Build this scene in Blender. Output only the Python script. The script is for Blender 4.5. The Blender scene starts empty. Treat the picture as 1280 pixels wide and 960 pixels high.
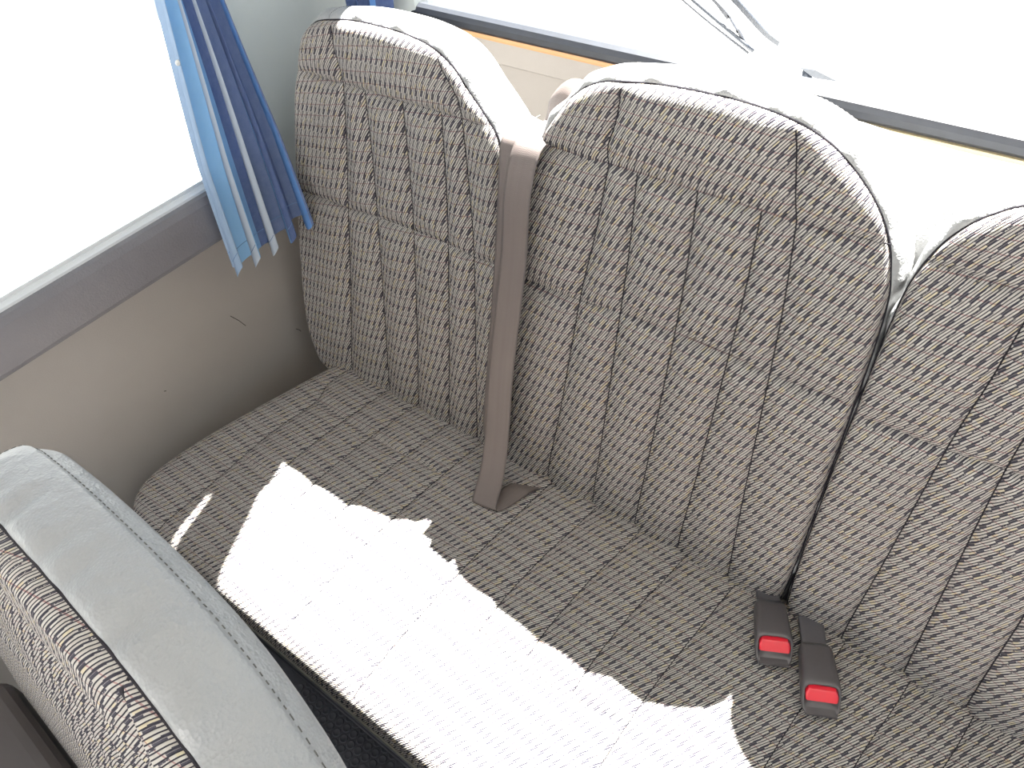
import bpy, bmesh, math, random
import numpy as np
from mathutils import Vector

C = bpy.context.scene.collection
Z0 = 0.43            # height of the bench cushion above the bus floor

# ------------------------------------------------------------------ camera, world, sun, exposure
cd = bpy.data.cameras.new('camera'); cam = bpy.data.objects.new('camera', cd); C.objects.link(cam)
cam.location = (1.1136, -0.6332, 1.0887 + Z0)
cam.rotation_euler = (0.7741, 0.0913, 0.6609)
cd.sensor_width = 36.0; cd.lens = 995.998 / 1280 * 36.0; cd.clip_start = 0.02; cd.clip_end = 500
bpy.context.scene.camera = cam

w = bpy.data.worlds.new('world'); bpy.context.scene.world = w; w.use_nodes = True
bg = w.node_tree.nodes['Background']
bg.inputs[0].default_value = (0.80, 0.90, 1.0, 1); bg.inputs[1].default_value = 9.0

SUN_DIR = Vector((0.005, -0.55, -1.0)).normalized()
sd = bpy.data.lights.new('sun', 'SUN'); sd.energy = 470; sd.angle = math.radians(0.6); sd.color = (1.0, 0.97, 0.93)
sun = bpy.data.objects.new('sun', sd); C.objects.link(sun)
sun.rotation_euler = SUN_DIR.to_track_quat('-Z', 'Y').to_euler(); sun.location = (1, 4, 6)

vs = bpy.context.scene.view_settings
bpy.context.scene.display_settings.display_device = 'sRGB'
vs.view_transform = 'Standard'; vs.look = 'None'; vs.gamma = 1.0; vs.use_curve_mapping = False
vs.exposure = -2.38

random.seed(7)

# ------------------------------------------------------------------ node helpers
def newmat(name):
    m = bpy.data.materials.new(name); m.use_nodes = True
    nt = m.node_tree; b = nt.nodes['Principled BSDF']
    return m, nt, b
def mth(nt, op, a, b=None, c=None):
    n = nt.nodes.new('ShaderNodeMath'); n.operation = op
    for i, x in enumerate((a, b, c)):
        if x is None: continue
        if isinstance(x, (int, float)): n.inputs[i].default_value = x
        else: nt.links.new(x, n.inputs[i])
    return n.outputs[0]
def mix(nt, f, a, b):
    n = nt.nodes.new('ShaderNodeMix'); n.data_type = 'RGBA'
    for s, x in ((0, f), (6, a), (7, b)):
        if isinstance(x, (int, float)): n.inputs[s].default_value = x
        elif isinstance(x, tuple): n.inputs[s].default_value = (*x, 1)
        else: nt.links.new(x, n.inputs[s])
    return n.outputs[2]
def noise(nt, vec, scale, detail=2, rough=0.5):
    n = nt.nodes.new('ShaderNodeTexNoise'); n.inputs['Scale'].default_value = scale
    n.inputs['Detail'].default_value = detail; n.inputs['Roughness'].default_value = rough
    if vec is not None: nt.links.new(vec, n.inputs['Vector'])
    return n
def bump(nt, b, h, dist, strength=1.0):
    n = nt.nodes.new('ShaderNodeBump'); n.inputs['Distance'].default_value = dist; n.inputs['Strength'].default_value = strength
    nt.links.new(h, n.inputs['Height']); nt.links.new(n.outputs[0], b.inputs['Normal'])
def objco(nt):
    return nt.nodes.new('ShaderNodeTexCoord').outputs['Object']

def simple(name, col, rough=0.5, spec=0.5, metal=0.0, var=0.0, vscale=8, bscale=0, bdist=0.0005, trans=0):
    m, nt, b = newmat(name)
    b.inputs['Base Color'].default_value = (*col, 1); b.inputs['Roughness'].default_value = rough
    b.inputs['Specular IOR Level'].default_value = spec; b.inputs['Metallic'].default_value = metal
    co = objco(nt)
    if var:
        n = noise(nt, co, vscale, 4, 0.6)
        f = mth(nt, 'MULTIPLY_ADD', n.outputs[0], 2.0, -0.5)
        nt.links.new(mix(nt, f, tuple(c * (1 - var) for c in col), tuple(min(1, c * (1 + var)) for c in col)), b.inputs['Base Color'])
    if bscale:
        n2 = noise(nt, co, bscale, 3, 0.6); bump(nt, b, n2.outputs[0], bdist)
    return m

def fabric_mat():
    m, nt, b = newmat('striped_upholstery')
    uv = nt.nodes.new('ShaderNodeUVMap').outputs[0]
    wob = noise(nt, uv, 14.0, 2)
    sep = nt.nodes.new('ShaderNodeSeparateXYZ'); nt.links.new(uv, sep.inputs[0])
    x = mth(nt, 'MULTIPLY', mth(nt, 'MULTIPLY_ADD', wob.outputs[0], 0.006, sep.outputs[0]), 1 / 0.90); t = mth(nt, 'MULTIPLY', sep.outputs[1], 1 / 0.90)
    A = math.radians(58); ca, sa = math.cos(A), math.sin(A)
    P = 0.00345
    u = mth(nt, 'MULTIPLY', mth(nt, 'ADD', mth(nt, 'MULTIPLY', x, ca), mth(nt, 'MULTIPLY', t, sa)), 1000.0)
    v = mth(nt, 'DIVIDE', mth(nt, 'SUBTRACT', mth(nt, 'MULTIPLY', t, ca), mth(nt, 'MULTIPLY', x, sa)), P)
    v = mth(nt, 'ADD', v, 3000.0)
    i = mth(nt, 'FLOOR', v); fr = mth(nt, 'FRACT', v)
    gap = mth(nt, 'GREATER_THAN', mth(nt, 'ABSOLUTE', mth(nt, 'SUBTRACT', fr, 0.5)), 0.335)
    thick = mth(nt, 'GREATER_THAN', mth(nt, 'ABSOLUTE', mth(nt, 'SUBTRACT', fr, 0.5)), 0.20)
    # per-rib jitter so the dashes step unevenly
    wn = nt.nodes.new('ShaderNodeTexWhiteNoise'); wn.noise_dimensions = '1D'; nt.links.new(i, wn.inputs['W'])
    uj = mth(nt, 'MULTIPLY_ADD', wn.outputs[0], 2.4, u)
    ph = mth(nt, 'FRACT', mth(nt, 'ADD', mth(nt, 'DIVIDE', mth(nt, 'SUBTRACT', uj, mth(nt, 'MULTIPLY', i, -41.0)), 118.0), 500.0))
    dA = mth(nt, 'LESS_THAN', ph, 12.0 / 118)
    dA = mth(nt, 'MULTIPLY', dA, mth(nt, 'LESS_THAN', fr, 0.60))
    dT = mth(nt, 'MULTIPLY', mth(nt, 'LESS_THAN', ph, 20.0 / 118), mth(nt, 'GREATER_THAN', fr, 0.64))
    ph2 = mth(nt, 'FRACT', mth(nt, 'ADD', mth(nt, 'DIVIDE', mth(nt, 'SUBTRACT', mth(nt, 'ADD', uj, 13.0), mth(nt, 'MULTIPLY', mth(nt, 'ADD', i, 1.0), -41.0)), 118.0), 500.0))
    dB = mth(nt, 'LESS_THAN', ph2, 13.0 / 118)
    ph3 = mth(nt, 'FRACT', mth(nt, 'ADD', mth(nt, 'DIVIDE', mth(nt, 'SUBTRACT', mth(nt, 'ADD', uj, 29.0), mth(nt, 'MULTIPLY', mth(nt, 'ADD', i, 1.0), -41.0)), 118.0), 500.0))
    dC = mth(nt, 'MULTIPLY', mth(nt, 'LESS_THAN', ph3, 18.0 / 118), mth(nt, 'LESS_THAN', fr, 0.36))
    yarn = noise(nt, uv, 900.0, 1)
    speck = mth(nt, 'GREATER_THAN', yarn.outputs[0], 0.40)
    dB = mth(nt, 'MULTIPLY', mth(nt, 'MULTIPLY', dB, speck), mth(nt, 'GREATER_THAN', fr, 0.40))
    dark = mth(nt, 'MAXIMUM', mth(nt, 'MAXIMUM', dA, dB), mth(nt, 'MAXIMUM', mth(nt, 'MAXIMUM', dC, dT), gap))
    # colour of the light ribs, tinted yellowish / mauve per rib segment
    cmb = nt.nodes.new('ShaderNodeCombineXYZ'); nt.links.new(i, cmb.inputs[0]); nt.links.new(mth(nt, 'FLOOR', mth(nt, 'DIVIDE', u, 9.0)), cmb.inputs[1])
    w2 = nt.nodes.new('ShaderNodeTexWhiteNoise'); w2.noise_dimensions = '2D'; nt.links.new(cmb.outputs[0], w2.inputs['Vector'])
    c1 = mix(nt, w2.outputs[0], (0.41, 0.372, 0.335), (0.52, 0.485, 0.44))
    c1 = mix(nt, mth(nt, 'MULTIPLY', mth(nt, 'GREATER_THAN', w2.outputs[0], 0.90), 0.5), c1, (0.50, 0.40, 0.20))
    # thin burgundy weft lines running straight across
    wl = mth(nt, 'LESS_THAN', mth(nt, 'FRACT', mth(nt, 'DIVIDE', mth(nt, 'ADD', t, 5.0), 0.0200)), 0.07)
    c1 = mix(nt, mth(nt, 'MULTIPLY', wl, 0.62), c1, (0.20, 0.05, 0.06))
    dash = mth(nt, 'MAXIMUM', mth(nt, 'MAXIMUM', dA, dB), mth(nt, 'MAXIMUM', dC, dT))
    dash = mth(nt, 'MULTIPLY', dash, mth(nt, 'SUBTRACT', 1.0, gap))
    dcol = mix(nt, dash, (0.020, 0.019, 0.025), mix(nt, yarn.outputs[0], (0.015, 0.015, 0.028), (0.060, 0.056, 0.062)))
    col = mix(nt, dark, c1, dcol)
    nt.links.new(col, b.inputs['Base Color'])
    b.inputs['Roughness'].default_value = 0.95; b.inputs['Specular IOR Level'].default_value = 0.04
    h = mth(nt, 'SINE', mth(nt, 'MULTIPLY', fr, math.pi))
    h = mth(nt, 'MULTIPLY_ADD', yarn.outputs[0], 0.5, h)
    bump(nt, b, h, 0.0006, 0.8)
    return m

def vinyl_mat(name, c):
    m, nt, b = newmat(name)
    co = objco(nt)
    n = noise(nt, co, 6, 3)
    nt.links.new(mix(nt, n.outputs[0], tuple(k * 0.9 for k in c), tuple(k * 1.1 for k in c)), b.inputs['Base Color'])
    b.inputs['Roughness'].default_value = 0.42; b.inputs['Specular IOR Level'].default_value = 0.5
    vo = nt.nodes.new('ShaderNodeTexVoronoi'); vo.inputs['Scale'].default_value = 420; nt.links.new(co, vo.inputs['Vector'])
    n2 = noise(nt, co, 120, 3)
    n3 = noise(nt, co, 34, 3)
    h = mth(nt, 'ADD', mth(nt, 'MULTIPLY', vo.outputs[0], 0.5), mth(nt, 'MULTIPLY', n2.outputs[0], 0.9))
    h = mth(nt, 'ADD', h, mth(nt, 'MULTIPLY', n3.outputs[0], 5.0))
    bump(nt, b, h, 0.0012, 0.85)
    return m

FAB = fabric_mat()
VIN = vinyl_mat('seat_vinyl', (0.30, 0.30, 0.30))
THREAD = simple('dark_thread', (0.012, 0.011, 0.014), 0.9, 0.1)
STITCH = simple('grey_stitching', (0.10, 0.095, 0.09), 0.9, 0.1)
WALLM = simple('beige_wall_panel', (0.36, 0.325, 0.295), 0.55, 0.35, var=0.06, vscale=3, bscale=500, bdist=0.00025)
PILL = simple('pillar_trim', (0.52, 0.55, 0.53), 0.55, 0.35, var=0.05, vscale=4, bscale=500, bdist=0.0002)
PAD = simple('grey_padded_vinyl', (0.105, 0.10, 0.11), 0.45, 0.45, var=0.08, vscale=20, bscale=320, bdist=0.0006)
FRAME = simple('pale_window_frame', (0.66, 0.66, 0.66), 0.4, 0.5, bscale=200, bdist=0.0002)
RUB = simple('black_rubber', (0.012, 0.014, 0.020), 0.45, 0.5, var=0.2, vscale=60)
ORANGE = simple('orange_edge_trim', (0.55, 0.31, 0.15), 0.5, 0.4)
CEIL = simple('ceiling_lining', (0.78, 0.77, 0.75), 0.8, 0.2, bscale=300)
DARKP = simple('dark_plastic', (0.055, 0.052, 0.058), 0.38, 0.5, bscale=700, bdist=0.0002)
BUCK = simple('buckle_plastic', (0.050, 0.045, 0.048), 0.42, 0.5, bscale=900, bdist=0.00015)
RED = simple('red_button_plastic', (0.42, 0.006, 0.018), 0.28, 0.6)
METAL = simple('dull_steel', (0.35, 0.35, 0.36), 0.35, 0.5, metal=1.0)
FLOORM = simple('dark_rubber_floor', (0.085, 0.085, 0.10), 0.5, 0.5, var=0.25, vscale=25)
GROUND = simple('concrete_yard', (0.52, 0.51, 0.49), 0.9, 0.2, var=0.08, vscale=0.6)
WIPER = simple('wiper_metal', (0.008, 0.011, 0.018), 0.4, 0.5)
WHITEB = simple('white_body_paint', (0.85, 0.85, 0.84), 0.35, 0.5)
BUTTON = simple('white_plastic_snap', (0.8, 0.78, 0.74), 0.35, 0.5)

def belt_mat():
    m, nt, b = newmat('belt_webbing')
    uv = nt.nodes.new('ShaderNodeUVMap').outputs[0]
    sep = nt.nodes.new('ShaderNodeSeparateXYZ'); nt.links.new(uv, sep.inputs[0])
    e = mth(nt, 'ABSOLUTE', mth(nt, 'SUBTRACT', sep.outputs[0], 0.5))
    edge = mth(nt, 'GREATER_THAN', e, 0.455)
    zig = mth(nt, 'SINE', mth(nt, 'MULTIPLY', mth(nt, 'ADD', sep.outputs[1], mth(nt, 'MULTIPLY', mth(nt, 'PINGPONG', sep.outputs[0], 0.1), 0.02)), 3500.0))
    n = noise(nt, uv, 5, 2)
    c = mix(nt, n.outputs[0], (0.098, 0.078, 0.072), (0.125, 0.102, 0.095))
    c = mix(nt, mth(nt, 'MULTIPLY', edge, 0.35), c, (0.10, 0.085, 0.08))
    nt.links.new(c, b.inputs['Base Color']); b.inputs['Roughness'].default_value = 0.5; b.inputs['Specular IOR Level'].default_value = 0.4
    bump(nt, b, zig, 0.0002, 0.5)
    return m
BELT = belt_mat()

def curtain_mat(name, stops, weave=True):
    m, nt, b = newmat(name)
    uv = nt.nodes.new('ShaderNodeUVMap').outputs[0]
    sep = nt.nodes.new('ShaderNodeSeparateXYZ'); nt.links.new(uv, sep.inputs[0])
    r = nt.nodes.new('ShaderNodeValToRGB'); nt.links.new(sep.outputs[0], r.inputs[0])
    r.color_ramp.interpolation = 'CONSTANT'
    el = r.color_ramp.elements
    while len(el) < len(stops): el.new(0.5)
    for e, (p, c) in zip(el, stops): e.position = p; e.color = (*c, 1)
    n = noise(nt, uv, 60, 4, 0.7)
    col = mix(nt, mth(nt, 'MULTIPLY', n.outputs[0], 0.35), r.outputs[0], (0.75, 0.85, 0.95))
    col = mix(nt, 0.72, col, r.outputs[0])
    nt.links.new(col, b.inputs['Base Color']); b.inputs['Roughness'].default_value = 0.85; b.inputs['Specular IOR Level'].default_value = 0.2
    tr = nt.nodes.new('ShaderNodeBsdfTranslucent'); nt.links.new(r.outputs[0], tr.inputs[0])
    ms = nt.nodes.new('ShaderNodeMixShader'); ms.inputs[0].default_value = 0.13
    out = nt.nodes['Material Output']
    nt.links.new(b.outputs[0], ms.inputs[1]); nt.links.new(tr.outputs[0], ms.inputs[2]); nt.links.new(ms.outputs[0], out.inputs[0])
    n2 = noise(nt, uv, 400, 2); bump(nt, b, n2.outputs[0], 0.0004, 0.6)
    return m

def glass_mat():
    m, nt, b = newmat('window_glass')
    tr = nt.nodes.new('ShaderNodeBsdfTransparent'); tr.inputs[0].default_value = (0.96, 0.985, 0.98, 1)
    gl = nt.nodes.new('ShaderNodeBsdfGlossy'); gl.inputs['Roughness'].default_value = 0.02
    fr = nt.nodes.new('ShaderNodeFresnel'); fr.inputs[0].default_value = 1.45
    ms = nt.nodes.new('ShaderNodeMixShader')
    nt.links.new(mth(nt, 'MULTIPLY', fr.outputs[0], 0.6), ms.inputs[0]); nt.links.new(tr.outputs[0], ms.inputs[1]); nt.links.new(gl.outputs[0], ms.inputs[2])
    nt.links.new(ms.outputs[0], nt.nodes['Material Output'].inputs[0])
    return m
GLASS = glass_mat()

# ------------------------------------------------------------------ mesh helpers (vertex coordinates are world ones; z is measured from the cushion top)
def wloc(p):
    v = Vector((0, 0, 0))
    while p is not None: v += p.location; p = p.parent
    return v
def obj(name, verts, faces, m, parent=None, uv=None, smooth=True, loc=None, kind=None):
    me = bpy.data.meshes.new(name)
    V = np.asarray(verts, dtype=float).reshape(-1, 3) + np.array([0, 0, Z0])
    base = wloc(parent)
    if loc is not None: own = Vector((loc[0], loc[1], loc[2])) - base
    elif parent is None: own = Vector((V[:, 0].mean(), V[:, 1].mean(), V[:, 2].min()))
    else: own = Vector((0, 0, 0))
    V = V - np.array(base + own)
    me.from_pydata(V.tolist(), [], [list(f) for f in faces]); me.update()
    if uv is not None:
        l = me.uv_layers.new(name='UVMap'); idx = np.empty(len(me.loops), int); me.loops.foreach_get('vertex_index', idx)
        l.data.foreach_set('uv', np.asarray(uv, float)[idx].ravel())
    if smooth: me.polygons.foreach_set('use_smooth', [True] * len(me.polygons))
    me.materials.append(m)
    o = bpy.data.objects.new(name, me); C.objects.link(o); o.parent = parent; o.location = own
    if kind: o['kind'] = kind
    return o
def empty(name, loc, label, cat, group=None):
    o = bpy.data.objects.new(name, None); C.objects.link(o); o.location = (loc[0], loc[1], loc[2] + Z0); o.empty_display_size = 0.05
    o['label'] = label; o['category'] = cat
    if group: o['group'] = group
    return o
def tag(o, label, cat, group=None):
    o['label'] = label; o['category'] = cat
    if group: o['group'] = group
    return o
def struct(o): o['kind'] = 'structure'; return o

def box(name, a, b, m, parent=None, bev=0.0, seg=2, kind=None):
    bm = bmesh.new(); bmesh.ops.create_cube(bm, size=1)
    for v in bm.verts: v.co = Vector([(a[i] + b[i]) / 2 + v.co[i] * (b[i] - a[i]) for i in range(3)])
    if bev: bmesh.ops.bevel(bm, geom=bm.edges[:], offset=bev, segments=seg, affect='EDGES', profile=0.5)
    vs_ = [tuple(v.co) for v in bm.verts]; bm.verts.index_update(); fs = [[v.index for v in f.verts] for f in bm.faces]; bm.free()
    o = obj(name, vs_, fs, m, parent, smooth=False)
    if kind: o['kind'] = kind
    return o
def tube_data(pts, r, n=6, closed=False):
    P = np.asarray(pts, float); N = len(P); V = []; F = []
    T = np.gradient(P, axis=0); T /= np.linalg.norm(T, axis=1)[:, None] + 1e-12
    ref = np.array([0.13, -0.95, 0.28])
    for p, t in zip(P, T):
        a = np.cross(t, ref); a /= np.linalg.norm(a) + 1e-9; b = np.cross(t, a)
        for k in range(n):
            q = 2 * math.pi * k / n; V.append(p + r * (math.cos(q) * a + math.sin(q) * b))
    for i in range(N - 1):
        for k in range(n): F.append((i * n + k, i * n + (k + 1) % n, (i + 1) * n + (k + 1) % n, (i + 1) * n + k))
    F.append(tuple(range(n))[::-1]); F.append(tuple((N - 1) * n + k for k in range(n)))
    return V, F
def join(parts):
    V = []; F = []
    for v, f in parts:
        o = len(V); V += [tuple(x) for x in v]; F += [tuple(i + o for i in q) for q in f]
    return V, F
def resample(P, n, smooth=0):
    P = np.asarray(P, float)
    if smooth:      # Catmull-Rom
        Q = np.vstack([2 * P[0] - P[1], P, 2 * P[-1] - P[-2]]); out = []
        for i in range(1, len(Q) - 2):
            for s in np.linspace(0, 1, smooth, endpoint=False):
                a, b, c, d = Q[i - 1], Q[i], Q[i + 1], Q[i + 2]
                out.append(0.5 * (2 * b + (c - a) * s + (2 * a - 5 * b + 4 * c - d) * s * s + (-a + 3 * b - 3 * c + d) * s ** 3))
        out.append(P[-1]); P = np.array(out)
    d = np.r_[0, np.cumsum(np.linalg.norm(np.diff(P, axis=0), axis=1))]
    return np.stack([np.interp(np.linspace(0, d[-1], n), d, P[:, k]) for k in range(P.shape[1])], 1)
def seg_dist(X, poly):
    """distance from points X (n,2) to a polyline"""
    best = np.full(len(X), 1e9)
    for a, b in zip(poly[:-1], poly[1:]):
        ab = b - a; L = ab @ ab
        if L < 1e-14: continue
        s = np.clip(((X - a) @ ab) / L, 0, 1); q = a + s[:, None] * ab
        best = np.minimum(best, np.hypot(*(X - q).T))
    return best
def extrude_x(name, prof, x0, x1, m, parent=None, nx=2, closed=True, kind=None):
    """profile of (y, z) points swept along x"""
    V = []; F = []; n = len(prof); xs = np.linspace(x0, x1, nx)
    for x in xs: V += [(x, y, z) for y, z in prof]
    for i in range(nx - 1):
        for k in range(n if closed else n - 1): F.append((i * n + k, i * n + (k + 1) % n, (i + 1) * n + (k + 1) % n, (i + 1) * n + k))
    if closed: F.append(tuple(range(n))); F.append(tuple((nx - 1) * n + k for k in range(n))[::-1])
    return obj(name, V, F, m, parent, smooth=False, kind=kind)
def extrude_y(name, prof, y0, y1, m, parent=None, kind=None, smooth=False):
    V = [(x, y, z) for y in (y0, y1) for x, z in prof]; n = len(prof)
    F = [(k, (k + 1) % n, n + (k + 1) % n, n + k) for k in range(n)] + [tuple(range(n)), tuple(n + k for k in range(n))[::-1]]
    return obj(name, V, F, m, parent, smooth=smooth, kind=kind)

# ------------------------------------------------------------------ the setting
LX = -0.10; RX = 2.48; FY = -2.6; BY = 0.345; TOP = 1.76; FL = -Z0
floor = struct(box('floor', (LX - 0.05, FY, FL - 0.05), (RX + 0.05, BY + 0.05, FL), FLOORM))
# raised studs of the rubber flooring, where the camera can make them out
def stud():
    V = []; F = []; n = 10
    for r, h in ((0.0088, 0.0), (0.0082, 0.0016), (0.0068, 0.0020), (0.0060, 0.0014)):
        for k in range(n):
            a = 2 * math.pi * k / n; V.append((r * math.cos(a), r * math.sin(a), h))
    for i in range(3):
        for k in range(n): F.append((i * n + k, i * n + (k + 1) % n, (i + 1) * n + (k + 1) % n, (i + 1) * n + k))
    F.append(tuple(3 * n + k for k in range(n)))
    return np.array(V), F
sv, sf = stud(); V = []; F = []
p = 0.0195; r = 0; y = -0.95
while y < -0.30:
    x = 0.25 + (p / 2 if r % 2 else 0)
    while x < 1.5:
        o = len(V); V += (sv + [x, y, FL]).tolist(); F += [tuple(i + o for i in q) for q in sf]; x += p
    y += p * 0.866; r += 1
obj('floor_studs', V, F, FLOORM, floor, kind='stuff')

struct(box('ceiling', (LX - 0.1, FY, TOP), (RX + 0.1, BY + 0.12, TOP + 0.05), CEIL))

# left wall: lower panel, padded sill band, window frame, glass, header
wl = struct(box('wall_left', (LX - 0.01, FY, FL), (LX, BY + 0.02, 0.36), WALLM))
# fine scratches and specks on the panel
for a, b_ in (((-0.1007, 0.1375), (-0.0802, 0.0973)), ((-0.279, 0.085), (-0.276, 0.083)), ((0.0202, 0.0124), (0.0287, -0.001))):
    V, F = tube_data([(LX + 0.0003, a[0], a[1]), (LX + 0.0003, (a[0] + b_[0]) / 2 + 0.002, (a[1] + b_[1]) / 2 - 0.001), (LX + 0.0003, b_[0], b_[1])], 0.0006, 5)
    obj('scratch', V, F, THREAD, wl)
prof = [(LX + 0.06, 0.348), (-0.012, 0.348), (-0.003, 0.352), (0.000, 0.360), (0.001, 0.385), (0.001, 0.405), (-0.001, 0.422), (-0.006, 0.433), (-0.014, 0.437), (LX + 0.068, 0.438)]
struct(extrude_y('trim_1', prof, FY, 0.02, PAD, smooth=False))
win = struct(obj('window_1', *(lambda P: ([(x, y, z) for y in (FY, 0.02) for x, z in P],
      [(k, (k + 1) % len(P), len(P) + (k + 1) % len(P), len(P) + k) for k in range(len(P))]))([(-0.012, 0.436), (-0.0125, 0.440), (-0.015, 0.442), (-0.017, 0.445), (-0.020, 0.446), (-0.026, 0.446), (-0.026, 0.42), (-0.012, 0.42)]), FRAME, smooth=False))
obj('pane', [(-0.021, FY, 0.449), (-0.021, 0.0, 0.449), (-0.021, 0.0, 1.30), (-0.021, FY, 1.30)], [(0, 1, 2, 3)], GLASS, win, smooth=False)
extrude_y('glazing_seal', [(-0.0185, 0.445), (-0.019, 0.450), (-0.021, 0.451), (-0.023, 0.450), (-0.023, 0.445)], FY, 0.02, FRAME, win)
struct(box('wall_left', (LX - 0.06, FY, 1.30), (LX, BY + 0.02, TOP), WALLM))
# rear-left corner pillar: curves from the side wall into the back wall
P = [(-0.085, 0.0), (-0.062, 0.0), (-0.052, 0.02), (-0.050, 0.12), (-0.046, 0.20), (-0.034, 0.26), (-0.010, 0.305), (0.03, 0.333), (0.085, 0.345), (0.085, 0.40), (-0.12, 0.40), (-0.12, 0.0)]
def pillar(name, P, z0, z1, m, mir=False):
    V = [(x, y, z0) for x, y in P] + [(x, y, z1) for x, y in P]; n = len(P)
    F = [(k, (k + 1) % n, n + (k + 1) % n, n + k) for k in range(n)] + [tuple(range(n))[::-1], tuple(n + k for k in range(n))]
    return obj(name, V, F, m, smooth=False)
Ps = resample(np.array(P[:9]), 40, 8).tolist() + [list(q) for q in P[9:]]
struct(pillar('trim_2', Ps, 0.30, TOP, PILL))
Pr = [(2.405 - x, y) for x, y in Ps][::-1]
struct(pillar('trim_3', Pr, 0.40, TOP, PILL))

# right wall (out of frame, it shades the cabin) with its own window
struct(box('wall_right', (RX, FY, FL), (RX + 0.05, BY + 0.02, 0.44), WALLM))
struct(box('wall_right', (RX, FY, 1.30), (RX + 0.05, BY + 0.02, TOP), WALLM))
w3 = struct(box('window_3', (RX, FY, 0.44), (RX + 0.04, 0.02, 0.466), FRAME))
obj('pane', [(RX + 0.02, FY, 0.46), (RX + 0.02, 0.03, 0.46), (RX + 0.02, 0.03, 1.30), (RX + 0.02, FY, 1.30)], [(0, 1, 2, 3)], GLASS, w3, smooth=False)

# back wall below and above the rear window
wb = struct(extrude_x('wall_back', [(0.345, 0.560), (0.343, 0.524), (0.352, 0.518), (0.352, FL), (0.40, FL), (0.40, 0.560)], LX, RX, WALLM))
extrude_x('edge_strip', [(0.3435, 0.559), (0.3425, 0.5625), (0.344, 0.5665), (0.352, 0.567), (0.352, 0.559)], LX, 0.70, ORANGE, wb)
extrude_x('edge_strip', [(0.3435, 0.559), (0.3425, 0.5610), (0.344, 0.5640), (0.352, 0.5645), (0.352, 0.559)], 0.70, RX, simple('cream_edge_trim', (0.72, 0.60, 0.38), 0.5, 0.4), wb)
struct(box('wall_back', (LX, 0.345, 1.68), (RX, 0.40, TOP), CEIL))
w2 = struct(extrude_x('window_2', [(0.345, 0.5665), (0.342, 0.571), (0.3435, 0.579), (0.348, 0.586), (0.356, 0.5895), (0.366, 0.588), (0.372, 0.582), (0.40, 0.580), (0.40, 0.5665)], LX, RX, RUB))
obj('pane', [(0.0, 0.378, 0.58), (2.405, 0.378, 0.58), (2.405, 0.372, 1.69), (0.0, 0.372, 1.69)], [(0, 1, 2, 3)], GLASS, w2, smooth=False)

# yard outside and the white body skin under the rear glass
struct(obj('ground', [(-60, -60, -1.35), (60, -60, -1.35), (60, 60, -1.35), (-60, 60, -1.35)], [(0, 1, 2, 3)], GROUND, smooth=False))
struct(box('trim_4', (LX - 0.1, 0.40, -0.9), (RX + 0.1, 0.43, 0.545), WHITEB, bev=0.008))

# ------------------------------------------------------------------ seats
TH = 0.1804; sT, cT = math.sin(TH), math.cos(TH)
def seat_xyz(x, t, off, dx=0.0, dy=0.0, dz=0.0):
    """off is measured backwards, square to the leaning backrest plane"""
    return np.stack([x + dx, t * sT + off * cT + dy, t * cT - off * sT + dz], -1)

def coons(left, top, right, bottom, nu, nv):
    """left: bottom->top, right: bottom->top, top/bottom: left->right"""
    L = resample(left, nv); R = resample(right, nv); T_ = resample(top, nu); B = resample(bottom, nu)
    u = np.linspace(0, 1, nu)[None, :, None]; v = np.linspace(0, 1, nv)[:, None, None]
    S = (1 - u) * L[:, None] + u * R[:, None] + (1 - v) * B[None] + v * T_[None]
    S -= (1 - u) * (1 - v) * L[0] + u * (1 - v) * R[0] + (1 - u) * v * L[-1] + u * v * R[-1]
    return S
def smoothstep(x): x = np.clip(x, 0, 1); return x * x * (3 - 2 * x)

class Pad:
    """a sewn fabric front: grid of points over an outline, with grooves along its seams"""
    def __init__(s, G, outline, seams, R=0.016, E=0.014, groove=0.0050, puff=0.0085, crown=0.0):
        s.G = G; nv, nu, _ = G.shape; X = G.reshape(-1, 2); s.outline = outline; s.seams = seams
        s.par = (R, E, groove, puff, crown)
        s.h = s.height(X).reshape(nv, nu)
    def edge(s, X):
        R, E = s.par[:2]; q = np.clip(1 - seg_dist(X, s.outline) / R, 0, 1)
        return -E * (1 - np.sqrt(np.clip(1 - q * q, 0, 1)))
    def height(s, X):
        R, E, g, pf, cr = s.par
        d = seg_dist(X, s.outline); q = np.clip(1 - d / R, 0, 1)
        h = -E * (1 - np.sqrt(np.clip(1 - q * q, 0, 1)))
        ds = np.full(len(X), 1e9)
        for sm in s.seams: ds = np.minimum(ds, seg_dist(X, sm))
        fade = smoothstep(d / 0.02)
        h += (pf * (1 - np.exp(-(ds / 0.022) ** 2)) - pf * 0.6 - g * np.exp(-(ds / 0.0045) ** 2)) * (0.25 + 0.75 * fade)
        return h

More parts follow.
